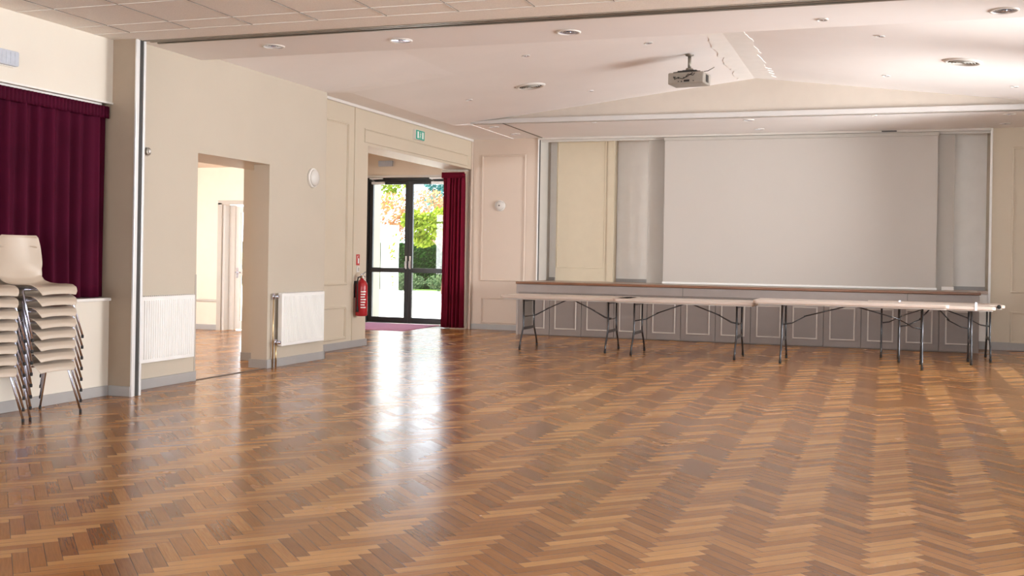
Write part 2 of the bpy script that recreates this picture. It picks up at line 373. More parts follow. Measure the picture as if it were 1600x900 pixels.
for a, b in REAR_WINDOWS: window_frame('y', -4.1, a, b, .85, 2.85)

# ------------------------------------------------------------------ ceilings
c = MB().box(XM, XW, -4.0, 7.86, 3.12, 3.30).build('ceiling_front', M['tile']); struct(c)
g = MB()
for k in range(-1, 16):
    x = -6.08 + .6 * k
    if XM < x < XW: g.box(x - .006, x + .006, -4.0, 7.545, 3.116, 3.1205)
for y in [7.535, 7.255] + [6.655 - .6 * k for k in range(18)]: g.box(XM, XW, y - .005, y + .005, 3.116, 3.1205)
gr = g.build('tile_grid', M['whitep'], c)
g = MB()
for y in [7.535, 7.255] + [6.655 - .6 * k for k in range(18)]: g.box(XM, XW, y + .005, y + .009, 3.1175, 3.1203)
for k in range(0, 16):
    x = -6.08 + .6 * k
    if x < XW: g.box(x + .006, x + .009, -4.0, 7.545, 3.1165, 3.1203)
g.build('tile_shadow_gap', M['slot'], c)
# partition track across the beam
g = MB(); g.box(-6.199, XW, 7.862, 7.885, 3.113, 3.30); g.box(-6.199, XW, 7.955, 7.985, 3.125, 3.30); g.box(-6.199, XW, 8.06, 8.085, 3.130, 3.30)
tt = struct(g.build('trim_13', M['pole'])); MB().box(-6.199, XW, 7.885, 8.06, 3.172, 3.30).build('track_slot', M['dark'], tt)
struct(MB().box(XM, XW, 8.087, 9.05, 3.170, 3.62).build('ceiling_beam', M['soffit']))
# gabled ceiling over the hall
def zc(x): return 3.88 - .122 * abs(x + 1.8)
def ceil_z(x, y):
    z = zc(x)
    if x <= -5.0:
        t = min(1, (-5.0 - x) / 1.44); e = 3.23 if y < 11.62 else (3.32 if y > 12.2 else 3.23 + .09 * (y - 11.62) / .58)
        z = zc(-5.0) * (1 - t) + e * t if x > -6.45 else 3.325
    return z
xs = [-7.0, -6.44, -6.08, -5.72, -5.36, -5.0, -1.8, XW]; ys = [9.05, 10.3, 11.62, 12.2, 14, 15.64]
g = MB(); vv = [(x, y, ceil_z(x, y)) for x in xs for y in ys]; n = len(ys)
g.add(vv + [(x, y, z + .15) for x, y, z in vv], [(i * n + j, (i + 1) * n + j, (i + 1) * n + j + 1, i * n + j + 1) for i in range(len(xs) - 1) for j in range(n - 1)]
      + [(o + i * n + j + len(vv), o + (i + 1) * n + j + len(vv), o + (i + 1) * n + j + 1 + len(vv), o + i * n + j + 1 + len(vv)) for o in (0,) for i in range(len(xs) - 1) for j in range(n - 1)])
struct(g.build('ceiling_hall', M['ceil'], recalc=False))
struct(MB().box(-7.38, -6.14, 15.64, YB, 3.322, 3.6).build('ceiling_back_corner', M['ceil']))
struct(MB().box(-7.0, XW, 9.0, 18.6, 3.98, 4.05).build('ceiling_roof_deck', M['ceil']))
# soffit box over the stage: band and gable face
g = MB(); g.box(-6.14, XW, 15.701, NY, ZS, 3.60)
struct(g.build('ceiling_soffit', M['ceil']))
g = MB(); n_ = 18
vv = [];
for i in range(n_ + 1):
    x = -6.14 + (XW + 6.14) * i / n_
    vv += [(x, 15.64, ZS), (x, 15.64, zc(x) + .02)]
vv += [(-1.8, 15.64, 3.90)]
g.add([(-6.14, 15.641, ZS), (XW, 15.641, ZS), (XW, 15.641, zc(XW) + .04), (-1.8, 15.641, 3.92), (-6.14, 15.641, zc(-6.14) + .04)], [(0, 1, 2, 3, 4)])
g.add([(-6.14, 15.70, ZS), (XW, 15.70, ZS), (XW, 15.70, zc(XW) + .04), (-1.8, 15.70, 3.92), (-6.14, 15.70, zc(-6.14) + .04)], [(4, 3, 2, 1, 0)])
struct(g.build('wall_gable', GB[0], recalc=False))
struct(MB().prism([(-6.14, ZS), (XW, ZS), (XW, 3.40), (-5.5, 3.40), (-6.14, 3.36)], 0, .055, Matrix.Translation((0, 15.64, 0)) @ Matrix.Rotation(PI / 2, 4, 'X')).build('trim_14', GB[1], bevel=.003))
struct(MB().box(-5.615, -5.595, 15.60, YB - .062, 3.322, 3.3295).build('trim_15', M['slot']))
# pale ragged patch along the ridge
g = MB(); L = []; Rr = []
yy = 9.06
RP = random.Random(3)
while yy < 15.58:
    L.append((-2.02 + RP.uniform(-.035, .035), yy)); Rr.append((-1.52 + RP.uniform(-.05, .05), yy)); yy += RP.uniform(.05, .16)
pts = []
for k in range(len(L)):
    (xa, y), (xb, _) = L[k], Rr[k]
    pts += [(xa, y, zc(xa) - .006), (-1.8, y, 3.858), (xb, y, zc(xb) - .006), (xa, y, zc(xa) - .0005), (xb, y, zc(xb) - .0005)]
fs = []
for k in range(len(L) - 1):
    a, b = k * 5, k * 5 + 5
    fs += [(a, b, b + 1, a + 1), (a + 1, b + 1, b + 2, a + 2), (a, a + 3, b + 3, b), (a + 2, b + 2, b + 4, a + 4)]
g.add(pts, fs); struct(g.build('trim_16', M['patch']))

# ------------------------------------------------------------------ the room beyond the doorway and the lobby
w = MB(); w.box(-14.0, -10.27, 15.07, 15.30, 0, 2.9); w.box(-10.27, -9.36, 15.07, 15.30, 2.06, 2.9); w.box(-14.0, -9.36, 15.07, 15.30, 2.9, 3.4)
w.box(-14.2, -12.9, 8.35, 8.55, 0, 2.9); w.box(-9.6, -7.10, 8.35, 8.55, 0, 2.9); w.box(-12.9, -9.6, 8.35, 8.55, 0, .7); w.box(-12.9, -9.6, 8.35, 8.55, 2.5, 2.9); w.box(-14.2, -14.0, 8.35, 10.0, 0, 2.9); w.box(-14.2, -14.0, 13.0, 15.30, 0, 2.9); w.box(-14.2, -14.0, 10.0, 13.0, 0, .6); w.box(-14.2, -14.0, 10.0, 13.0, 2.6, 2.9)
w.box(-7.10, -6.64, 8.35, 9.03, 0, 2.9)
struct(w.build('wall_side_room', M['lobby']))
window_frame('x', -14.1, 10.0, 13.0, .6, 2.6)
window_frame('y', 8.45, -12.9, -9.6, .7, 2.5)  # unseen window, added to let the side-room fill lamp in
struct(MB().box(-14.0, -8.60, 8.55, 15.07, 2.66, 3.4).box(-8.60, -7.38, 8.55, 12.0, 2.66, 3.4).box(-7.38, -7.10, 9.03, 11.0, 2.66, 2.9).build('ceiling_side_room', M['lobby']))
struct(MB().box(-13.99, -10.33, 15.045, 15.07, .46, .50).build('trim_17', M['trimgrey'], bevel=.004))
struct(MB().box(-13.99, -10.33, 15.05, 15.07, 0, .09).build('baseboard_side_room', M['base'], bevel=.004))
d = MB(); d.box(-10.33, -10.25, 15.04, 15.07, 0, 2.08); d.box(-10.33, -9.38, 15.04, 15.07, 2.05, 2.12); d.box(-9.42, -9.37, 15.10, 15.28, 0, 2.06)
d1 = struct(d.build('door_1', M['trimgrey'], bevel=.003))
MB().box(-10.25, -10.21, 15.075, 15.28, 0, 2.05).build('door_reveal', M['white'], d1)
lf = MB(); lf.box(-10.09, -9.99, 15.20, 15.25, .02, 2.03); lf.box(-9.52, -9.42, 15.20, 15.25, .02, 2.03); lf.box(-9.99, -9.52, 15.20, 15.25, .02, .16); lf.box(-9.99, -9.52, 15.20, 15.25, .90, 1.00); lf.box(-9.99, -9.52, 15.20, 15.25, 1.93, 2.03)
lf.box(-10.209, -10.095, 15.20, 15.26, 0, 2.05)
lf.build('door_leaf', M['whitep'], d1, bevel=.004)
MB().box(-9.99, -9.52, 15.222, 15.228, .16, .90).box(-9.99, -9.52, 15.222, 15.228, 1.0, 1.93).build('pane', M['glass'], d1)
MB().box(-10.06, -10.03, 15.19, 15.20, .86, 1.02).tube([(-10.045, 15.19, .95), (-10.045, 15.15, .95), (-9.95, 15.15, .95)], .009).build('door_handle', M['chrome'], d1)
w = MB(); w.box(-9.50, -9.30, 15.30, 18.30, 0, 3.4); w.box(-9.36, -9.30, 15.07, 15.30, 0, 3.4); w.box(-9.50, -9.30, 18.30, 18.50, 0, 3.4); w.box(-9.30, -7.55, 18.30, 18.50, 2.725, 3.4); w.box(-7.55, -6.96, 18.30, 18.50, 0, 3.4); w.box(-7.0, -6.965, 17.65, 18.30, 0, 3.3)
struct(w.build('wall_lobby', M['lobby']))
struct(MB().box(-9.30, -7.38, 15.07, 18.30, 3.25, 3.4).box(-8.60, -7.38, 12.0, 15.07, 3.25, 3.4).box(-7.38, -7.0, 17.65, 18.30, 3.25, 3.4).build('ceiling_lobby', M['lobby']))
struct(MB().box(-9.30, -7.0, 18.27, 18.30, 2.725, 2.765).build('trim_18', M['whitep'], bevel=.004))
# double glazed entrance door
def leaf(mb, x0, x1):
    s_ = .075
    mb.box(x0, x0 + s_, 18.36, 18.42, .012, 2.66); mb.box(x1 - s_, x1, 18.36, 18.42, .012, 2.66)
    mb.box(x0 + s_, x1 - s_, 18.36, 18.42, .012, .11); mb.box(x0 + s_, x1 - s_, 18.36, 18.42, 2.60, 2.66); mb.box(x0 + s_, x1 - s_, 18.36, 18.42, .95, 1.035)
d = MB(); d.box(-9.30, -9.255, 18.34, 18.44, 0, 2.725); d.box(-7.60, -7.55, 18.34, 18.44, 0, 2.725); d.box(-9.255, -7.60, 18.34, 18.44, 2.662, 2.725); d.box(-9.255, -7.60, 18.34, 18.44, 0, .010)
d2 = struct(d.build('door_2', M['black'], bevel=.003))
for x0, x1 in ((-9.253, -8.437), (-8.431, -7.602)):
    q = MB(); leaf(q, x0, x1); q.build('door_leaf', M['black'], d2, bevel=.004)
    MB().box(x0 + .075, x1 - .075, 18.386, 18.392, .11, .95).box(x0 + .075, x1 - .075, 18.386, 18.392, 1.035, 2.60).build('pane', M['glass'], d2)
hd = MB()
for x in (-8.475, -8.393):
    hd.box(x - .014, x + .014, 18.352, 18.36, 1.02, 1.26); hd.tube([(x, 18.352, 1.16), (x, 18.31, 1.16), (x + (.0 if x < -8.43 else 0), 18.31, 1.04)], .010)
hd.build('door_handle', M['alu'], d2)
for x in (-9.06, -7.84):
    MB().box(x - .13, x + .13, 18.30, 18.355, 2.60, 2.65).build('door_closer', M['alu'], d2, bevel=.008)
    MB().tube([(x - .08, 18.33, 2.655), (x - .12, 18.27, 2.69), (x + .10, 18.265, 2.70)], .009).box(x - .13, x + .13, 18.22, 18.265, 2.69, 2.715).build('closer_arm', M['alu'], d2)

# ------------------------------------------------------------------ stage with its row of doors
st = thing('stage', 'low taupe stage front with panelled doors and a brown wooden top edge', 'stage', ((-5.75 + 1.27) / 2, 16.8, 0))
SX0, SX1, SXC = -5.75, 1.27, (-5.75 + 1.27) / 2
def L_(mb, name, m_, parent, **k): return mb.build(name, m_, parent, **k)
b = MB(); b.box(SX0 - SXC, SX1 - SXC, .02, .835, 0, .832); L_(b, 'body', M['taupe'], st)
b = MB(); b.box(SX0 - SXC, SX1 - SXC, -.004, .019, .70, .832); b.box(SX0 - SXC, SX0 - SXC + .04, -.004, .019, 0, .70); L_(b, 'upper_band', M['taupeL'], st, bevel=.003)
for x in (-3.0, .3): L_(MB().box(x - SXC - .003, x - SXC + .003, -.006, -.0042, .70, .832), 'band_joint', M['dark'], st)
b = MB(); b.box(SX0 - SXC - .01, SX1 - SXC + .015, .0, .838, .833, .872); L_(b, 'top_board', M['stagetop'], st)
b = MB(); b.box(SX0 - SXC - .012, SX1 - SXC + .017, -.03, -.0005, .834, .874); L_(b, 'wooden_nosing', M['nosing'], st, bevel=.012)
L_(MB().box(-5.60 - SXC, -5.47 - SXC, -.016, -.0125, .13, .66), 'dark_opening', M['slot'], st)
dw = (SX1 - SX0 - .04) / 13
first = None
for i in range(13):
    x0 = SX0 - SXC + .04 + dw * i
    if first is None:
        b = MB(); b.box(.004, dw - .004, -.010, .015, .012, .695); door = L_(b, 'door', M['taupe'], st, bevel=.003); door.location = (x0, 0, 0)
        b = MB(); frame(b, 'y', -.010, -1, .085, dw - .085, .11, .60, wd=.022, d=.012); L_(b, 'door_moulding', M['taupeM'], door); first = door
    else:
        c_ = first.copy(); COL.objects.link(c_); c_.location = (x0, 0, 0); k_ = first.children[0].copy(); COL.objects.link(k_); k_.parent = c_
struct(MB().box(NX0 + .013, NX1, YB + .0, NY - .02, .832, .875).build('floor_stage', M['stagetop']))

# projection screen
s_ = thing('projection_screen', 'wide white projection screen hanging above the stage', 'screen', (-1.38, 17.6, .9))
b = MB(); b.box(-2.09, 2.09, -.004, .004, .012, 2.33); b.build('screen_cloth', M['screen'], s_)
MB().box(-2.098, -2.0905, -.006, .006, .0, 2.33).build('side_edge', M['screen'], s_); MB().box(2.0905, 2.098, -.006, .006, .0, 2.33).build('side_edge', M['screen'], s_)
b = MB(); b.box(-2.11, 2.11, -.010, .010, -.024, .0115); b.build('bottom_bar', M['white'], s_, bevel=.006)
b = MB(); b.box(-2.11, 2.11, -.02, .024, 2.331, 2.385); b.build('top_case', M['pilaster'], s_, bevel=.004)

# ------------------------------------------------------------------ folding tables
def rrect(lx, ly, r, n=5):
    P = []
    for cx, cy, a0 in ((lx - r, ly - r, 0), (-lx + r, ly - r, 90), (-lx + r, -ly + r, 180), (lx - r, -ly + r, 270)):
        for k in range(n + 1):
            a = math.radians(a0 + 90 * k / n); P.append((cx + r * math.cos(a), cy + r * math.sin(a)))
    return P
def table(label, cx, cy, length, legs, spread, h, rz=0.0, depth=.76):
    t = thing('folding_table', label, 'table', (cx, cy, 0), rz, 'folding tables in front of the stage')
    b = MB(); b.prism(rrect(length / 2, depth / 2, .05), h - .042, h); b.build('tabletop', M['ttop'], t, bevel=.008)
    b = MB(); b.prism(rrect(length / 2 - .03, depth / 2 - .03, .04), h - .056, h - .0425); b.build('apron', M['whitep'], t)
    zt = h - .058
    for x in legs:
        for s in (-1, 1):
            yt, yf = .235 * s, spread / 2 * s
            b = MB(); b.tube([(x, yt, zt), (x, yt, .34), (x, yt + .01 * s, .29), (x, yt + (yf - yt) * .45, .20), (x, yt + (yf - yt) * .85, .10), (x, yf, .03)], .0125)
            lg = b.build('leg', M['tleg'], t)
            MB().lathe([(.013, 0), (.017, .004), (.017, .035), (.013, .045)], 12, Matrix.Translation((x, yf, 0))).build('rubber_foot', M['rubber'], lg)
        b = MB(); b.box(x - .008, x + .008, -.245, .245, .265, .305); b.box(x - .010, x + .010, -.235, .235, zt - .03, zt)
        b.tube([(x, -.235, h * .60), (x, .235, h * .60)], .008); b.build('crossbar', M['tleg'], t)
    mid = (legs[0] + legs[1]) / 2
    for x in legs:
        s = 1 if x > mid else -1
        b = MB()
        xc = mid + s * .06
        b.tube([(xc, 0, zt - .006), (x - s * .25, .0, h * .60 + (zt - h * .6) * .42)], .008)
        b.tube([(x - s * .28, .0, h * .60 + (zt - h * .6) * .46), (x - s * .1, -.03, h * .62), (x, -.06, h * .60)], .007)
        b.tube([(x - s * .28, .0, h * .60 + (zt - h * .6) * .46), (x - s * .1, .03, h * .62), (x, .06, h * .60)], .007)
        b.build('brace', M['tleg'], t)
    return t
T = dict()
table('beige folding table with dark legs, leftmost of the row before the stage', -4.15, 14.46, 1.83, (-.61, .60), .77, .745)
table('beige folding table, second from the left in the row before the stage', -2.50, 14.33, 1.85, (-.66, .69), .80, .745, -.01)
table('longest beige folding table, its near corner reaching right of the row middle', -.43, 14.19, 2.30, (-.80, .855), .80, .785, -.01)
t4 = table('short beige folding table standing behind the long table near the stage right end', .60, 15.03, 1.40, (-.43, .43), .62, .745, 0, .74)
t5 = table('beige folding table closest to the stage, sticking out furthest to the right', .62, 15.80, 1.72, (-.67, .69), .74, .745, 0, .74)
for x in (-.43, .47):
    MB().box(x - .012, x + .012, -.375, -.371, .70, .80).box(x - .012, x + .012, -.371, -.30, .7455, .751).build('clamp', M['chrome'], t4)
MB().lathe([(.02, 0), (.026, .01), (.026, .05), (.02, .055)], 12, Matrix.Translation((.78, -.376, .725)) @ Matrix.Rotation(PI / 2, 4, 'X')).build('end_knob', M['rubber'], t5)

# ------------------------------------------------------------------ stacked chairs
def shell_mesh():
    # centre line profile (x forward, z up, half width, side lift)
    prof = [(-.232, .795, .165, .0), (-.236, .775, .188, .004), (-.228, .70, .205, .012), (-.214, .60, .208, .020), (-.197, .52, .205, .026), (-.175, .455, .203, .030),
            (-.135, .415, .203, .030), (-.07, .400, .204, .026), (.02, .400, .205, .020), (.10, .408, .204, .014), (.17, .412, .200, .006), (.215, .402, .193, -.004), (.238, .378, .180, -.010), (.244, .350, .160, -.010)]
    n = len(prof)
    def fn(a, b):
        t = a * (n - 1); i = min(int(t), n - 2); q = t - i; q = q * q * (3 - 2 * q) * .4 + q * .6
        P = [prof[i][k] * (1 - q) + prof[i + 1][k] * q for k in range(4)]
        v = b * 2 - 1; s = abs(v) ** 2.4
        back = max(0, min(1, (P[1] - .45) / .12)) if P[0] < -.1 else 0
        x, z = P[0] + s * .045 * back, P[1] + s * P[3] * (1 - back)
        return Vector((x, v * P[2], z))
    return MB().grid(fn, 44, 20)
def make_chair(label):
    t = thing('plastic_chair', label, 'chair', (0, 0, 0), 0, 'stacked beige plastic chairs')
    o = shell_mesh().build('seat_shell', M['shell'], t, thick=.007)
    m = o.modifiers.new('sub', 'SUBSURF'); m.levels = 1; m.render_levels = 1
    for fx, tx, nx in ((.235, .10, 'f'), (-.195, -.10, 'b')):
        for s in (-1, 1):
            b = MB(); b.tube([(tx, .205 * s, .383), (tx + (fx - tx) * .06, .216 * s, .375), (tx + (fx - tx) * .12, .220 * s, .345), (fx, .240 * s, .02)], .0085)
            lg = b.build('leg', M['chrome'], t)
            MB().lathe([(.008, 0), (.0105, .002), (.0105, .022), (.0088, .024)], 10, Matrix.Translation((fx, .240 * s, 0))).build('rubber_foot', M['rubber'], lg)
    b = MB()
    for tx in (.10, -.10): b.tube([(tx, -.206, .383), (tx, .206, .383)], .0085)
    b.build('seat_frame', M['chrome'], t)
    return t
ordn = ['topmost', 'second from the top', 'third from the top', 'fourth from the top', 'fifth from the top', 'third from the bottom', 'second from the bottom', 'bottom']
proto = None
for stk, (cx, cy) in (('fuller right-hand stack', (-6.175, 6.62)), ('left-hand stack cut by the photo edge', (-6.205, 6.06))):
    for k in range(8):
        up = 7 - k
        lab = 'beige plastic chair with chrome legs, %s in the %s' % (ordn[k], stk)
        if stk.startswith('left'): lab = 'beige chrome-legged chair, %s in the %s' % (ordn[k], stk)
        o = make_chair(lab) if proto is None else copy_tree(proto)
        proto = proto or o
        if stk.startswith('left') and k == 0:
            lab = 'beige chrome-legged chair, topmost in the left-hand stack cut by the photo edge'
        o.location = (cx + .001 * up, cy, .0835 * up); o.rotation_euler = (0, 0, math.radians(-5)); o['label'] = lab

# ------------------------------------------------------------------ curtains
def curtain_mesh(path, length, z0, z1, folds, amp, seed, nu, nv=14, hang=.006):
    rr = random.Random(seed); ph = [rr.uniform(0, 6.28) for _ in range(6)]
    def fn(a, b):
        s = a
        fo = math.sin(2 * PI * folds * s + .8 * math.sin(2 * PI * s * 3.3 + ph[0])) * amp + math.sin(2 * PI * folds * 2.17 * s + ph[1]) * amp * .3 + math.sin(2 * PI * folds * .37 * s + ph[2]) * amp * .35
        top = b > .955
        pinch = 1 if not top else .45
        sway = hang * math.sin(3 * b + ph[3] + 9 * s) * (1 - b)
        side = .01 * math.sin(2 * PI * folds * s + 1.3)
        return path(s, fo * pinch * (.75 + .35 * (1 - b)) + sway, side, z0 + (z1 - z0) * b + (0 if not 0 < b < 1 else 0))
    return MB().grid(fn, nu, nv)
c1 = thing('curtain', 'long burgundy velvet curtain closed over the window recess behind the stacked chairs', 'curtain', (-6.492, 5.5, .865))
curtain_mesh(lambda s, o, sd_, z: Vector((o, -2.3 + 4.55 * s + sd_ * .6, z)), 4, 0.0, 1.66, 27, .038, 4, 520).build('drape', M['curtain'], c1, thick=.004)
def tape(a, b):
    s = a; return Vector((.040 + .008 * math.sin(2 * PI * 110 * s), -2.3 + 4.55 * s, 1.56 + .105 * b))
MB().grid(tape, 900, 3).build('pleated_heading', M['curtain'], c1, thick=.003)
MB().box(-.01, .01, -2.35, 2.19, 1.672, 1.688).build('curtain_rail', M['whitep'], c1)
c2 = thing('curtain', 'wine red curtain drawn to the right side of the glazed entrance doors', 'curtain', (-7.16, 17.50, .02))
curtain_mesh(lambda s, o, sd_, z: Vector((-.23 + .42 * s + sd_ * .4 - .02 * (1 - z / 2.7) * (1 - s), o, z)), 1, 0.0, 2.70, 6.5, .045, 9, 200).build('drape', M['curtain_red'], c2, thick=.004)
MB().grid(lambda a, b: Vector((-.235 + .43 * a, -.055 + .006 * math.sin(2 * PI * 34 * a), 2.62 + .10 * b)), 300, 2).build('pleated_heading', M['curtain_red'], c2, thick=.003)
MB().box(-.24, .25, -.012, .012, 2.735, 2.765).build('curtain_rail', M['pole'], c2)

# ------------------------------------------------------------------ radiators
def radiator(label, y0, y1, z0, z1, valve):
    t = thing('radiator', label, 'radiator', (XM, (y0 + y1) / 2, z0), 0, 'white panel radiators on the left wall')
    hw, hh = (y1 - y0) / 2, z1 - z0
    b = MB(); b.box(.035, .088, -hw, hw, 0, hh); b.build('panel', M['white'], t, bevel=.006)
    n = int((y1 - y0) / .034); b = MB()
    for k in range(n):
        y = -hw + .03 + (2 * hw - .06) * (k + .5) / n
        b.prism([(.088, y - .011), (.096, y - .006), (.096, y + .006), (.088, y + .011)], .035, hh - .035)
    b.build('ribbed_front', M['white'], t)
    b = MB()
    for k in range(26):
        y = -hw + .02 + (2 * hw - .04) * k / 25; b.box(.038, .084, y - .004, y + .004, hh + .0005, hh + .008)
    b.build('top_grille', M['whitep'], t)
    b = MB()
    for y in (-hw * .7, hw * .7): b.box(.001, .034, y - .015, y + .015, .06, hh - .06)
    b.build('wall_bracket', M['whitep'], t)
    if valve:
        yv = -hw - .085
        b = MB(); b.tube([(.03, yv, hh - .02), (.03, yv, -z0 + .003)], .008); b.tube([(.062, yv + .012, .045), (.062, yv + .012, -z0 + .003)], .010); b.build('feed_pipe', M['brass'], t)
        for zz, q in ((hh - .035, .03), (.05, .062)):
            b = MB(); b.tube([(q, -hw, zz), (q, yv, zz)], .011); b.tube([(q, yv, zz - .03), (q, yv, zz + .035)], .016); b.tube([(q + .012, yv, zz), (q + .06, yv, zz)], .017); b.build('valve', M['chrome'], t)
    return t
radiator('white ribbed panel radiator left of the open doorway', 8.10, 8.90, .25, .855, False)
radiator('white ribbed panel radiator with brass pipes right of the open doorway', 10.50, 11.46, .235, .825, True)

# ------------------------------------------------------------------ wall-mounted things
def onwall(axis, x, y, z):
    # local +Z points out of the wall
    if axis == '+x': return Matrix.Translation((x, y, z)) @ Matrix.Rotation(PI / 2, 4, 'Y')
    return Matrix.Translation((x, y, z)) @ Matrix.Rotation(PI / 2, 4, 'X')
def wall_lamp(label, axis, x, y, z, r):
    t = thing('wall_lamp', label, 'lamp', (0, 0, 0), 0, 'round wall lamps'); t.matrix_world = onwall(axis, x, y, z)
    MB().lathe([(r, 0), (r, .02), (r * .93, .032), (r * .9, .032)], 32).build('base', M['whitep'], t)
    MB().lathe([(r * .88, .0325), (r * .84, .042), (r * .68, .055), (r * .4, .064), (r * .05, .067)], 32).build('opal_cover', M['opal'], t)
    return t
wall_lamp('round opal wall lamp above the radiator on the left wall', '+x', XM + .0005, 11.27, 2.17, .115)
q = wall_lamp('round off-white wall lamp inside the tall peach panel beside the niche', '-y', -6.365, YB - .0005, 2.165, .095)
MB().lathe([(.012, .065), (.012, .072)], 10).build('centre_screw', M['dark'], q)
sn = thing('thermostat', 'small round dark-ringed control on the left wall beside the partition channel', 'thermostat'); sn.matrix_world = onwall('+x', XM + .0005, 8.225, 2.185)
MB().prism([(-.042, -.035), (.042, -.035), (.042, .035), (-.042, .035)], 0, .018).build('back_plate', M['trimgrey'], sn, bevel=.004)
MB().lathe([(.036, .0185), (.036, .04), (.028, .044)], 24).build('dial', M['pole'], sn)
MB().lathe([(.018, .0445), (.016, .052), (.01, .054)], 20).build('dial_centre', M['whitep'], sn)
def emergency(label, axis, x, y, z, w_, h_):
    t = thing('emergency_light', label, 'emergency light', (0, 0, 0), 0, 'emergency light boxes'); t.matrix_world = onwall(axis, x, y, z)
    sx, sy = (h_, w_) if axis == '+x' else (w_, h_)
    MB().prism(rrect(sx / 2, sy / 2, .012, 3), 0, .022).build('housing', M['whitep'], t)
    MB().prism(rrect(sx / 2 * .92, sy / 2 * .96, .012, 3), .0225, .06).build('clear_cover', M['acrylic'], t, bevel=.006)
    g_ = MB()
    for k in range(-3, 4):
        if axis == '+x': g_.box(-sx / 2 * .7, sx / 2 * .7, k * sy * .12 - .003, k * sy * .12 + .003, .0602, .0625)
        else: g_.box(k * sx * .12 - .003, k * sx * .12 + .003, -sy / 2 * .7, sy / 2 * .7, .0602, .0625)
    g_.build('cover_rib', M['acrylic'], t)
emergency('grey emergency light box high on the wall above the burgundy curtain', '+x', XM + .0005, 6.46, 2.74, .36, .125)
emergency('emergency light box above the glazed entrance doors', '-y', -8.88, 18.2995, 2.985, .32, .11)
ex = thing('exit_sign', 'small green and white exit sign above the lobby opening', 'sign'); ex.matrix_world = onwall('+x', XR + .0005, 15.28, 3.135)
MB().prism([(-.075, -.16), (.075, -.16), (.075, .16), (-.075, .16)], 0, .05).build('housing', M['whitep'], ex, bevel=.004)
MB().prism([(-.07, -.155), (.07, -.155), (.07, .155), (-.07, .155)], .0505, .055).build('green_face', M['green'], ex)
# local x points down on this wall, local y along the wall
g = MB(); g.box(-.052, .052, -.115, -.060, .0552, .057); g.box(-.052, .052, .060, .115, .0552, .057)
g.lathe([(.010, .0552), (.010, .057)], 12, Matrix.Translation((-.040, .004, 0)))
g.tube([(-.028, .003, .056), (.006, -.004, .056)], .007, 6); g.tube([(.006, -.004, .056), (.028, .012, .056), (.050, .004, .056)], .005, 6); g.tube([(.006, -.004, .056), (.026, -.022, .056), (.046, -.034, .056)], .005, 6)
g.tube([(-.022, .003, .056), (-.006, .024, .056)], .004, 6); g.tube([(-.022, .003, .056), (-.004, -.020, .056)], .004, 6)
g.build('pictogram', M['signwhite'], ex)
# fire extinguisher
fe = thing('fire_extinguisher', 'red fire extinguisher hung on the wall beside the lobby opening', 'fire extinguisher', (XR + .105, 13.29, .43))
MB().lathe([(.060, 0), (.078, .006), (.082, .02), (.082, .40), (.078, .44), (.060, .475), (.035, .495), (.026, .50), (.026, .52)], 28).build('cylinder', M['red'], fe)
g = MB()
for k in range(7):
    g.grid(lambda a, b, k=k: Vector((.0828 * math.cos(-1.25 + a * (.9 - .12 * (k % 3))), .0828 * math.sin(-1.25 + a * (.9 - .12 * (k % 3))), .33 - k * .036 + b * .013)), 8, 1)
g.build('printed_text', M['signwhite'], fe, recalc=False)
MB().lathe([(.022, .5205), (.022, .545), (.014, .555), (.014, .565)], 16).build('neck_valve', M['brass'], fe)
MB().tube([(0, -.03, .565), (0, .03, .575), (.0, .10, .60)], .009).tube([(0, -.02, .548), (0, .05, .55), (0, .10, .535)], .008).build('handle', M['chrome'], fe)
MB().lathe([(.018, 0), (.018, .008)], 14, Matrix.Translation((.022, -.01, .532)) @ Matrix.Rotation(PI / 2, 4, 'Y')).build('gauge', M['signwhite'], fe)
MB().tube([(-.0, -.02, .54), (-.01, -.09, .53), (-.01, -.115, .46), (-.01, -.112, .30), (-.01, -.105, .14)], .010).tube([(-.01, -.105, .14), (-.01, -.102, .06)], [.012, .020]).build('hose', M['rubber'], fe)
MB().box(-.104, -.083, -.03, .03, .25, .48).build('wall_bracket', M['tleg'], fe)
sg = MB().box(0, .004, -.05, .05, -.075, .075).build('sign_plate', M['redsign'], None, loc=(XR + .0005, 13.36, 1.20)); tag(sg, 'small red fire sign on the wall above the extinguisher', 'sign')
g = MB().box(.0045, .006, -.008, .028, -.05, .02); g.tube([(.005, -.012, .02), (.005, -.018, .05), (.005, .01, .055)], .004, 6); g.build('white_symbol', M['signwhite'], sg)
sw = MB().box(0, .012, -.04, .04, -.04, .04).build('light_switch', M['whitep'], None, bevel=.003, loc=(XR + .0005, 13.36, 1.07)); tag(sw, 'small grey switch plate just below the red fire sign', 'switch')
MB().box(.0125, .018, -.02, .02, -.025, .025).build('rocker', M['trimgrey'], sw, bevel=.002)

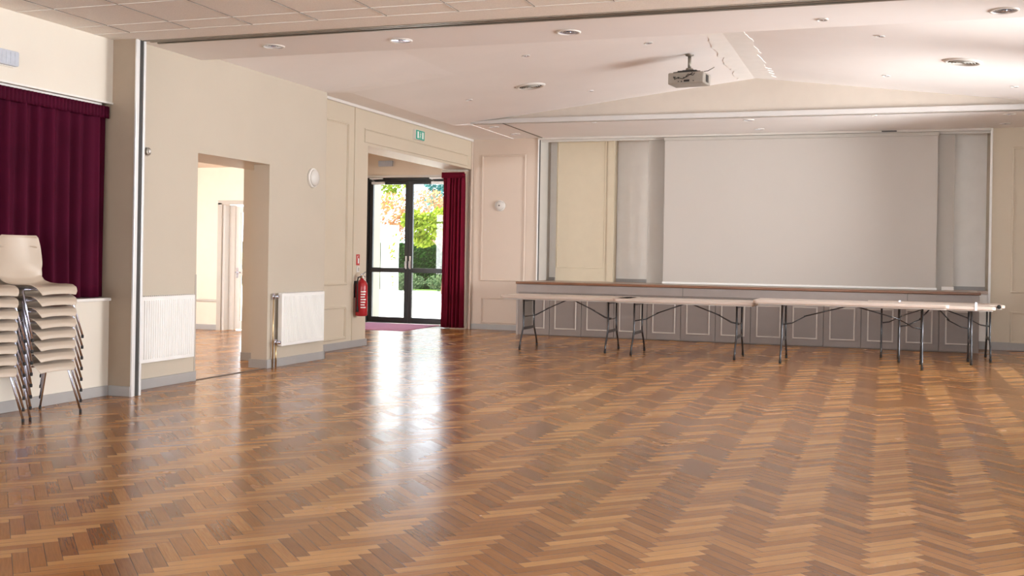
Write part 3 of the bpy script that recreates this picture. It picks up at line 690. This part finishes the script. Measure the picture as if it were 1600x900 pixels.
# ------------------------------------------------------------------ ceiling things
SL = math.atan(.122)
def ceil_mat(x, y, z, slope):
    return Matrix.Translation((x, y, z)) @ Matrix.Rotation(slope, 4, 'Y') @ Matrix.Rotation(PI, 4, 'X')   # local +Z points down
def hall_m(x, y): return ceil_mat(x, y, zc(x) - .0005, -SL if x < -1.8 else SL)
def downlight(label, m_, r, group):
    t = thing('downlight', label, 'ceiling light', group=group); t.matrix_world = m_
    k = 26
    g = MB(); pr = [(r * .80, .002), (r * .84, .010), (r * .97, .008), (r, .0)]
    v = [(a * math.cos(2 * PI * q / k), a * math.sin(2 * PI * q / k), z) for a, z in pr for q in range(k)]
    g.add(v, [(i * k + q, i * k + (q + 1) % k, (i + 1) * k + (q + 1) % k, (i + 1) * k + q) for i in range(3) for q in range(k)], True)
    g.build('trim_ring', M['whitep'], t)
    g = MB()
    for i, (ra, rb) in enumerate(((.80, .62), (.60, .42), (.40, .22))):
        v = [(a * r * math.cos(2 * PI * q / k), a * r * math.sin(2 * PI * q / k), z) for a, z in ((ra, .0035), (rb, .0015)) for q in range(k)]
        g.add(v, [(q, (q + 1) % k, k + (q + 1) % k, k + q) for q in range(k)], True)
    g.lathe([(r * .2, .001), (r * .2, .006), (r * .12, .010)], 14); g.build('reflector', M['chrome'], t)
    g = MB(); g.lathe([(r * .8, .0004), (r * .8, .0010)], 26, None, False); g.build('lamp_well', M['dark'], t)
for x, y, lab in ((-5.34, 8.60, 'large recessed downlight in the beam nearest the left wall'), (-4.08, 8.65, 'large recessed downlight in the beam, second from the left wall'),
                  (-2.55, 8.69, 'large recessed downlight in the beam, left of the projector'), (.80, 8.77, 'large recessed downlight at the right end of the beam')):
    downlight(lab, ceil_mat(x, y, 3.1695, 0), .105, 'large downlights in the beam')
downlight('small spotlight set in the beam, above and right of the pale ridge patch', ceil_mat(-.50, 8.74, 3.1695, 0), .045, 'small spots')
for x, y, lab in ((-5.45, 11.46, 'small ceiling spot at far left, closest to the left wall doorway'), (-3.99, 11.85, 'small ceiling spot above the left round air vent'),
                  (-2.64, 12.28, 'small ceiling spot just above and left of the projector'), (-5.47, 13.83, 'small ceiling spot left of the left air vent, above the exit sign'),
                  (-3.95, 14.59, 'small ceiling spot right of the left air vent, near the gable edge'), (-.10, 12.01, 'small ceiling spot right of the ridge patch, next to the beam'),
                  (-.04, 14.52, 'small ceiling spot right of the ridge patch, near the gable edge'), (1.46, 14.59, 'small ceiling spot at the far right, below the right air vent')):
    downlight(lab, hall_m(x, y), .05, 'small spots in the sloping ceiling')
for x, y, lab in ((-5.90, 15.99, 'soffit downlight at the left end, front of its pair'), (-5.88, 16.97, 'soffit downlight at the left end, rear of its pair'),
                  (-1.93, 15.97, 'soffit downlight above the screen, front of its pair'), (-1.90, 17.08, 'soffit downlight above the screen, rear of its pair'),
                  (1.55, 16.04, 'soffit downlight at the right end, front of its pair'), (1.60, 17.10, 'soffit downlight at the right end, rear of its pair')):
    downlight(lab, ceil_mat(x, y, ZS - .0005, 0), .085, 'downlights in the stage soffit')
for x, y, lab in ((-4.21, 15.78, 'tiny ceiling sensor in the soffit left of the screen'), (-.19, 15.80, 'tiny ceiling sensor in the soffit above the screen right half')):
    downlight(lab, ceil_mat(x, y, ZS - .0005, 0), .04, 'tiny soffit sensors')
def vent(label, x, y, r):
    t = thing('air_vent', label, 'air vent', group='round ceiling air vents'); t.matrix_world = hall_m(x, y)
    MB().lathe([(r, 0), (r * 1.0, .008), (r * .88, .022), (r * .78, .018), (r * .76, .002)], 36).build('outer_ring', M['whitep'], t)
    for q in (.66, .5, .34, .18):
        g = MB(); k = 30; v = [(a * r * math.cos(2 * PI * i / k), a * r * math.sin(2 * PI * i / k), z) for a, z in ((q - .045, .006), (q - .030, .006), (q + .02, .024), (q + .005, .024)) for i in range(k)]
        g.add(v, [(a * k + i, a * k + (i + 1) % k, ((a + 1) % 4) * k + (i + 1) % k, ((a + 1) % 4) * k + i) for a in range(4) for i in range(k)], True); g.build('louvre_ring', M['pilaster'], t)
    MB().lathe([(r * .76, .0021), (r * .76, .004)], 30, None, False).build('dark_duct', M['dark'], t)
vent('round louvred air vent in the left slope of the ceiling', -4.50, 13.58, .20)
vent('round louvred air vent in the right slope of the ceiling', .78, 13.15, .21)
# projector
pj = thing('projector', 'grey ceiling projector hanging on a short pole left of the ridge', 'projector', (-2.33, 13.25, 3.80), math.radians(-8))
MB().lathe([(.05, 0), (.05, -.012), (.025, -.02)], 20, Matrix.Translation((0, 0, .002))).build('ceiling_plate', M['pole'], pj)
MB().tube([(0, 0, -.018), (0, 0, -.175)], .021, 14).lathe([(.04, -.165), (.045, -.17), (.045, -.19), (.03, -.195)], 16).build('pole', M['pole'], pj)
g = MB(); g.box(-.12, .12, -.10, .10, -.222, -.205); g.box(-.07, .07, -.06, .06, -.204, -.193)
for s in (-1, 1):
    for e in (-1, 1): g.tube([(s * .05, e * .05, -.21), (s * .17, e * .11, -.228)], .008)
g.build('mount_bracket', M['dark'], pj)
MB().box(-.225, .225, -.15, .15, -.375, -.233).build('body', M['pgrey'], pj, bevel=.014)
MB().prism(rrect(.19, .12, .02), -.240, -.2325).build('top_vents', M['dark'], pj)
g = MB()
for x, z, w_, h_ in ((-.14, -.29, .03, .012), (-.09, -.30, .02, .02), (-.05, -.345, .015, .015), (-.09, -.345, .012, .012), (-.02, -.30, .025, .01), (.10, -.345, .012, .012)):
    g.box(x - w_ / 2, x + w_ / 2, -.1535, -.1505, z - h_ / 2, z + h_ / 2)
g.build('connector_panel', M['dark'], pj)
MB().box(-.02, .05, -.156, -.1505, -.352, -.328).build('lens_slot', M['rubber'], pj)
g = MB(); g.tube([(-.15, -.156, -.285), (-.13, -.175, -.32), (-.09, -.17, -.30), (-.03, -.175, -.32), (.03, -.17, -.29), (.09, -.16, -.25), (.05, -.10, -.215)], .005, 6)
g.tube([(.0, -.156, -.30), (.04, -.18, -.265), (.10, -.17, -.28), (.12, -.14, -.24), (.06, -.08, -.215)], .005, 6); g.tube([(.2, -.1, -.235), (.26, -.08, -.225), (.33, -.05, -.18)], .004, 6); g.build('cable', M['rubber'], pj)
MB().box(.226, .230, -.05, .05, -.35, -.26).build('side_vent', M['dark'], pj)

# ------------------------------------------------------------------ lobby mat
mt = MB().prism(rrect(.74, .82, .05), 0.0005, .012).build('door_mat', M['mat_'], None, loc=(-8.40, 17.33, 0)); tag(mt, 'pink door mat on the parquet inside the glazed entrance doors', 'mat')

# ------------------------------------------------------------------ outside
struct(MB().box(-60, 20, 18.51, 37.0, -.15, -.03).box(-60, -9.52, 15.32, 18.51, -.15, -.03).build('ground_paving', M['gravel']))
lw = struct(MB().box(-60, 20, 37.0, 80, -.15, -.02).build('ground_lawn', M['grass']))
struct(MB().box(-9.80, -9.45, 18.51, 19.25, -.1, 3.5).build('wall_outside', M['outwall']))
pn = thing('garden_panel', 'tall white panel standing on the paving outside the left entrance door leaf', 'panel', (-10.68, 22.25, -.03))
MB().box(-.20, .20, -.05, .05, 0, 1.62).build('lower_board', M['white'], pn, bevel=.004); MB().box(-.20, .20, -.05, .05, 1.63, 1.98).build('upper_board', M['white'], pn, bevel=.004)
def leaves(mb, fn, n, size, rr):
    for _ in range(n):
        c_ = fn(rr); s_ = size * rr.uniform(.6, 1.3)
        a = Vector((rr.gauss(0, 1), rr.gauss(0, 1), rr.gauss(0, 1))).normalized(); b_2 = a.orthogonal().normalized(); q = a.cross(b_2)
        c_ = Vector(c_); mb.add([c_ - b_2 * s_, c_ + q * s_ * .5, c_ + b_2 * s_, c_ - q * s_ * .5], [(0, 1, 2, 3)])
LM = dict(hedge=leafmat('hedge_leaf', (.012, .045, .010), (.045, .12, .022)), shrub=leafmat('grey_green_leaf', (.04, .08, .035), (.13, .18, .09)),
          lime=leafmat('lime_leaf', (.10, .17, .012), (.26, .31, .04)), autumn=leafmat('autumn_leaf', (.26, .10, .05), (.42, .25, .11)), conifer=leafmat('blue_green_leaf', (.03, .12, .13), (.12, .30, .33)))
def blob(cx, cy, cz, rx, ry, rz_):
    def fn(rr):
        while True:
            v = Vector((rr.uniform(-1, 1), rr.uniform(-1, 1), rr.uniform(-1, 1)))
            if .35 < v.length < 1: return (cx + v.x * rx, cy + v.y * ry, cz + v.z * rz_)
    return fn
rr = random.Random(11)
def tree(name, label, loc, h, trunk_top, blobs, lm, n, size, tr_=.09, limbs=()):
    t = thing(name, label, 'tree', loc)
    g = MB(); g.tube([(0, 0, -.03), (.05, 0, trunk_top * .5), (-.05, 0, trunk_top)], [tr_, tr_ * .8, tr_ * .6], 8)
    for e in limbs: g.tube([(-.03, 0, trunk_top * .8), (e[0] * .5, e[1] * .5, (trunk_top * .8 + e[2]) * .5), e], [tr_ * .5, tr_ * .35, tr_ * .15], 6)
    g.build('trunk', M['bark'], t)
    g = MB()
    for bl in blobs: leaves(g, blob(*bl), n // len(blobs), size, rr)
    g.build('crown', lm, t, recalc=False)
tree('lime_tree', 'lime green tree with a leaning pinkish trunk behind the right entrance door leaf', (-12.45, 30.2, 0), 4, 1.5,
     [(-.75, 0, 2.15, .6, .5, .45), (-1.25, .1, 2.35, .45, .5, .35), (-.3, .2, 2.3, .6, .6, .5), (-.95, .1, 1.75, .35, .4, .22)], LM['lime'], 2400, .075, .075, ((-1.1, 0, 2.2), (.3, .1, 2.3), (-.6, 0, 2.5)))
tree('autumn_tree', 'tall tree with sparse orange autumn leaves behind the entrance doors', (-14.3, 34.0, 0), 6, 2.2,
     [(-1.9, 0, 2.75, .8, .6, .75), (-.7, 0, 2.9, .9, .6, .7), (.3, 0, 2.7, .7, .6, .7), (-1.3, 0, 2.3, .9, .5, .5)], LM['autumn'], 2600, .07, .08, ((-1.9, 0, 3.1), (.4, 0, 3.1), (-.9, 0, 3.4)))
tree('slender_tree', 'light green tree seen through the top of the left entrance door leaf', (-18.4, 36.0, 0), 6, 2.8,
     [(.6, 0, 3.6, .9, .7, .8), (1.1, 0, 4.0, .7, .6, .5)], LM['lime'], 1000, .08, .07, ((.8, 0, 4.0), (.3, 0, 3.6)))
tree('conifer', 'blue-green conifer top against the sky above the right entrance door leaf', (-20.0, 47.0, 0), 8, 4.0,
     [(-.1, 0, 4.8, .75, .6, .55), (.0, 0, 3.9, .9, .8, .7)], LM['conifer'], 1500, .09, .12)
g = MB()
def boxfn(x0, x1, y0, y1, z0, z1): return lambda r_: (r_.uniform(x0, x1), r_.uniform(y0, y1), r_.uniform(z0, z1))
hd_ = thing('hedge', 'dark green clipped hedge across the back of the paving outside', 'hedge', (-14, 38.4, 0))
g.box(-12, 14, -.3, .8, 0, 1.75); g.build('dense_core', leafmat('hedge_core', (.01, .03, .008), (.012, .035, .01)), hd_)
g = MB(); leaves(g, boxfn(-8, 5, -.55, -.3, 0, 1.9), 9000, .055, rr); g.build('foliage', LM['hedge'], hd_, recalc=False)
for x, lab in ((-17.3, 'low grey-green shrub border seen through the left entrance door leaf'), (-14.9, 'low grey-green shrub border seen through the right entrance door leaf')):
    sh = thing('shrub', lab, 'shrub', (x, 36.6, 0)); g = MB(); leaves(g, blob(0, 0, .30, 1.2, .5, .38), 2200, .05, rr); g.build('foliage', LM['shrub'], sh, recalc=False)
    MB().tube([(0, 0, -.03), (.02, 0, .3)], .03, 6).build('stem', M['bark'], sh)
vn = thing('climbing_plant', 'thin green climber hanging over the white garden panel', 'plant', (-10.56, 22.17, 0))
g = MB(); leaves(g, boxfn(-.09, .09, -.05, .0, 1.1, 1.75), 26, .045, rr); leaves(g, boxfn(-.04, .04, -.05, .0, .5, 1.1), 9, .035, rr); g.build('leaves', LM['lime'], vn, recalc=False)
MB().tube([(0, -.0, -.03), (.02, -.0, .8), (-.03, -.0, 1.7)], .006, 6).build('stem', M['bark'], vn)
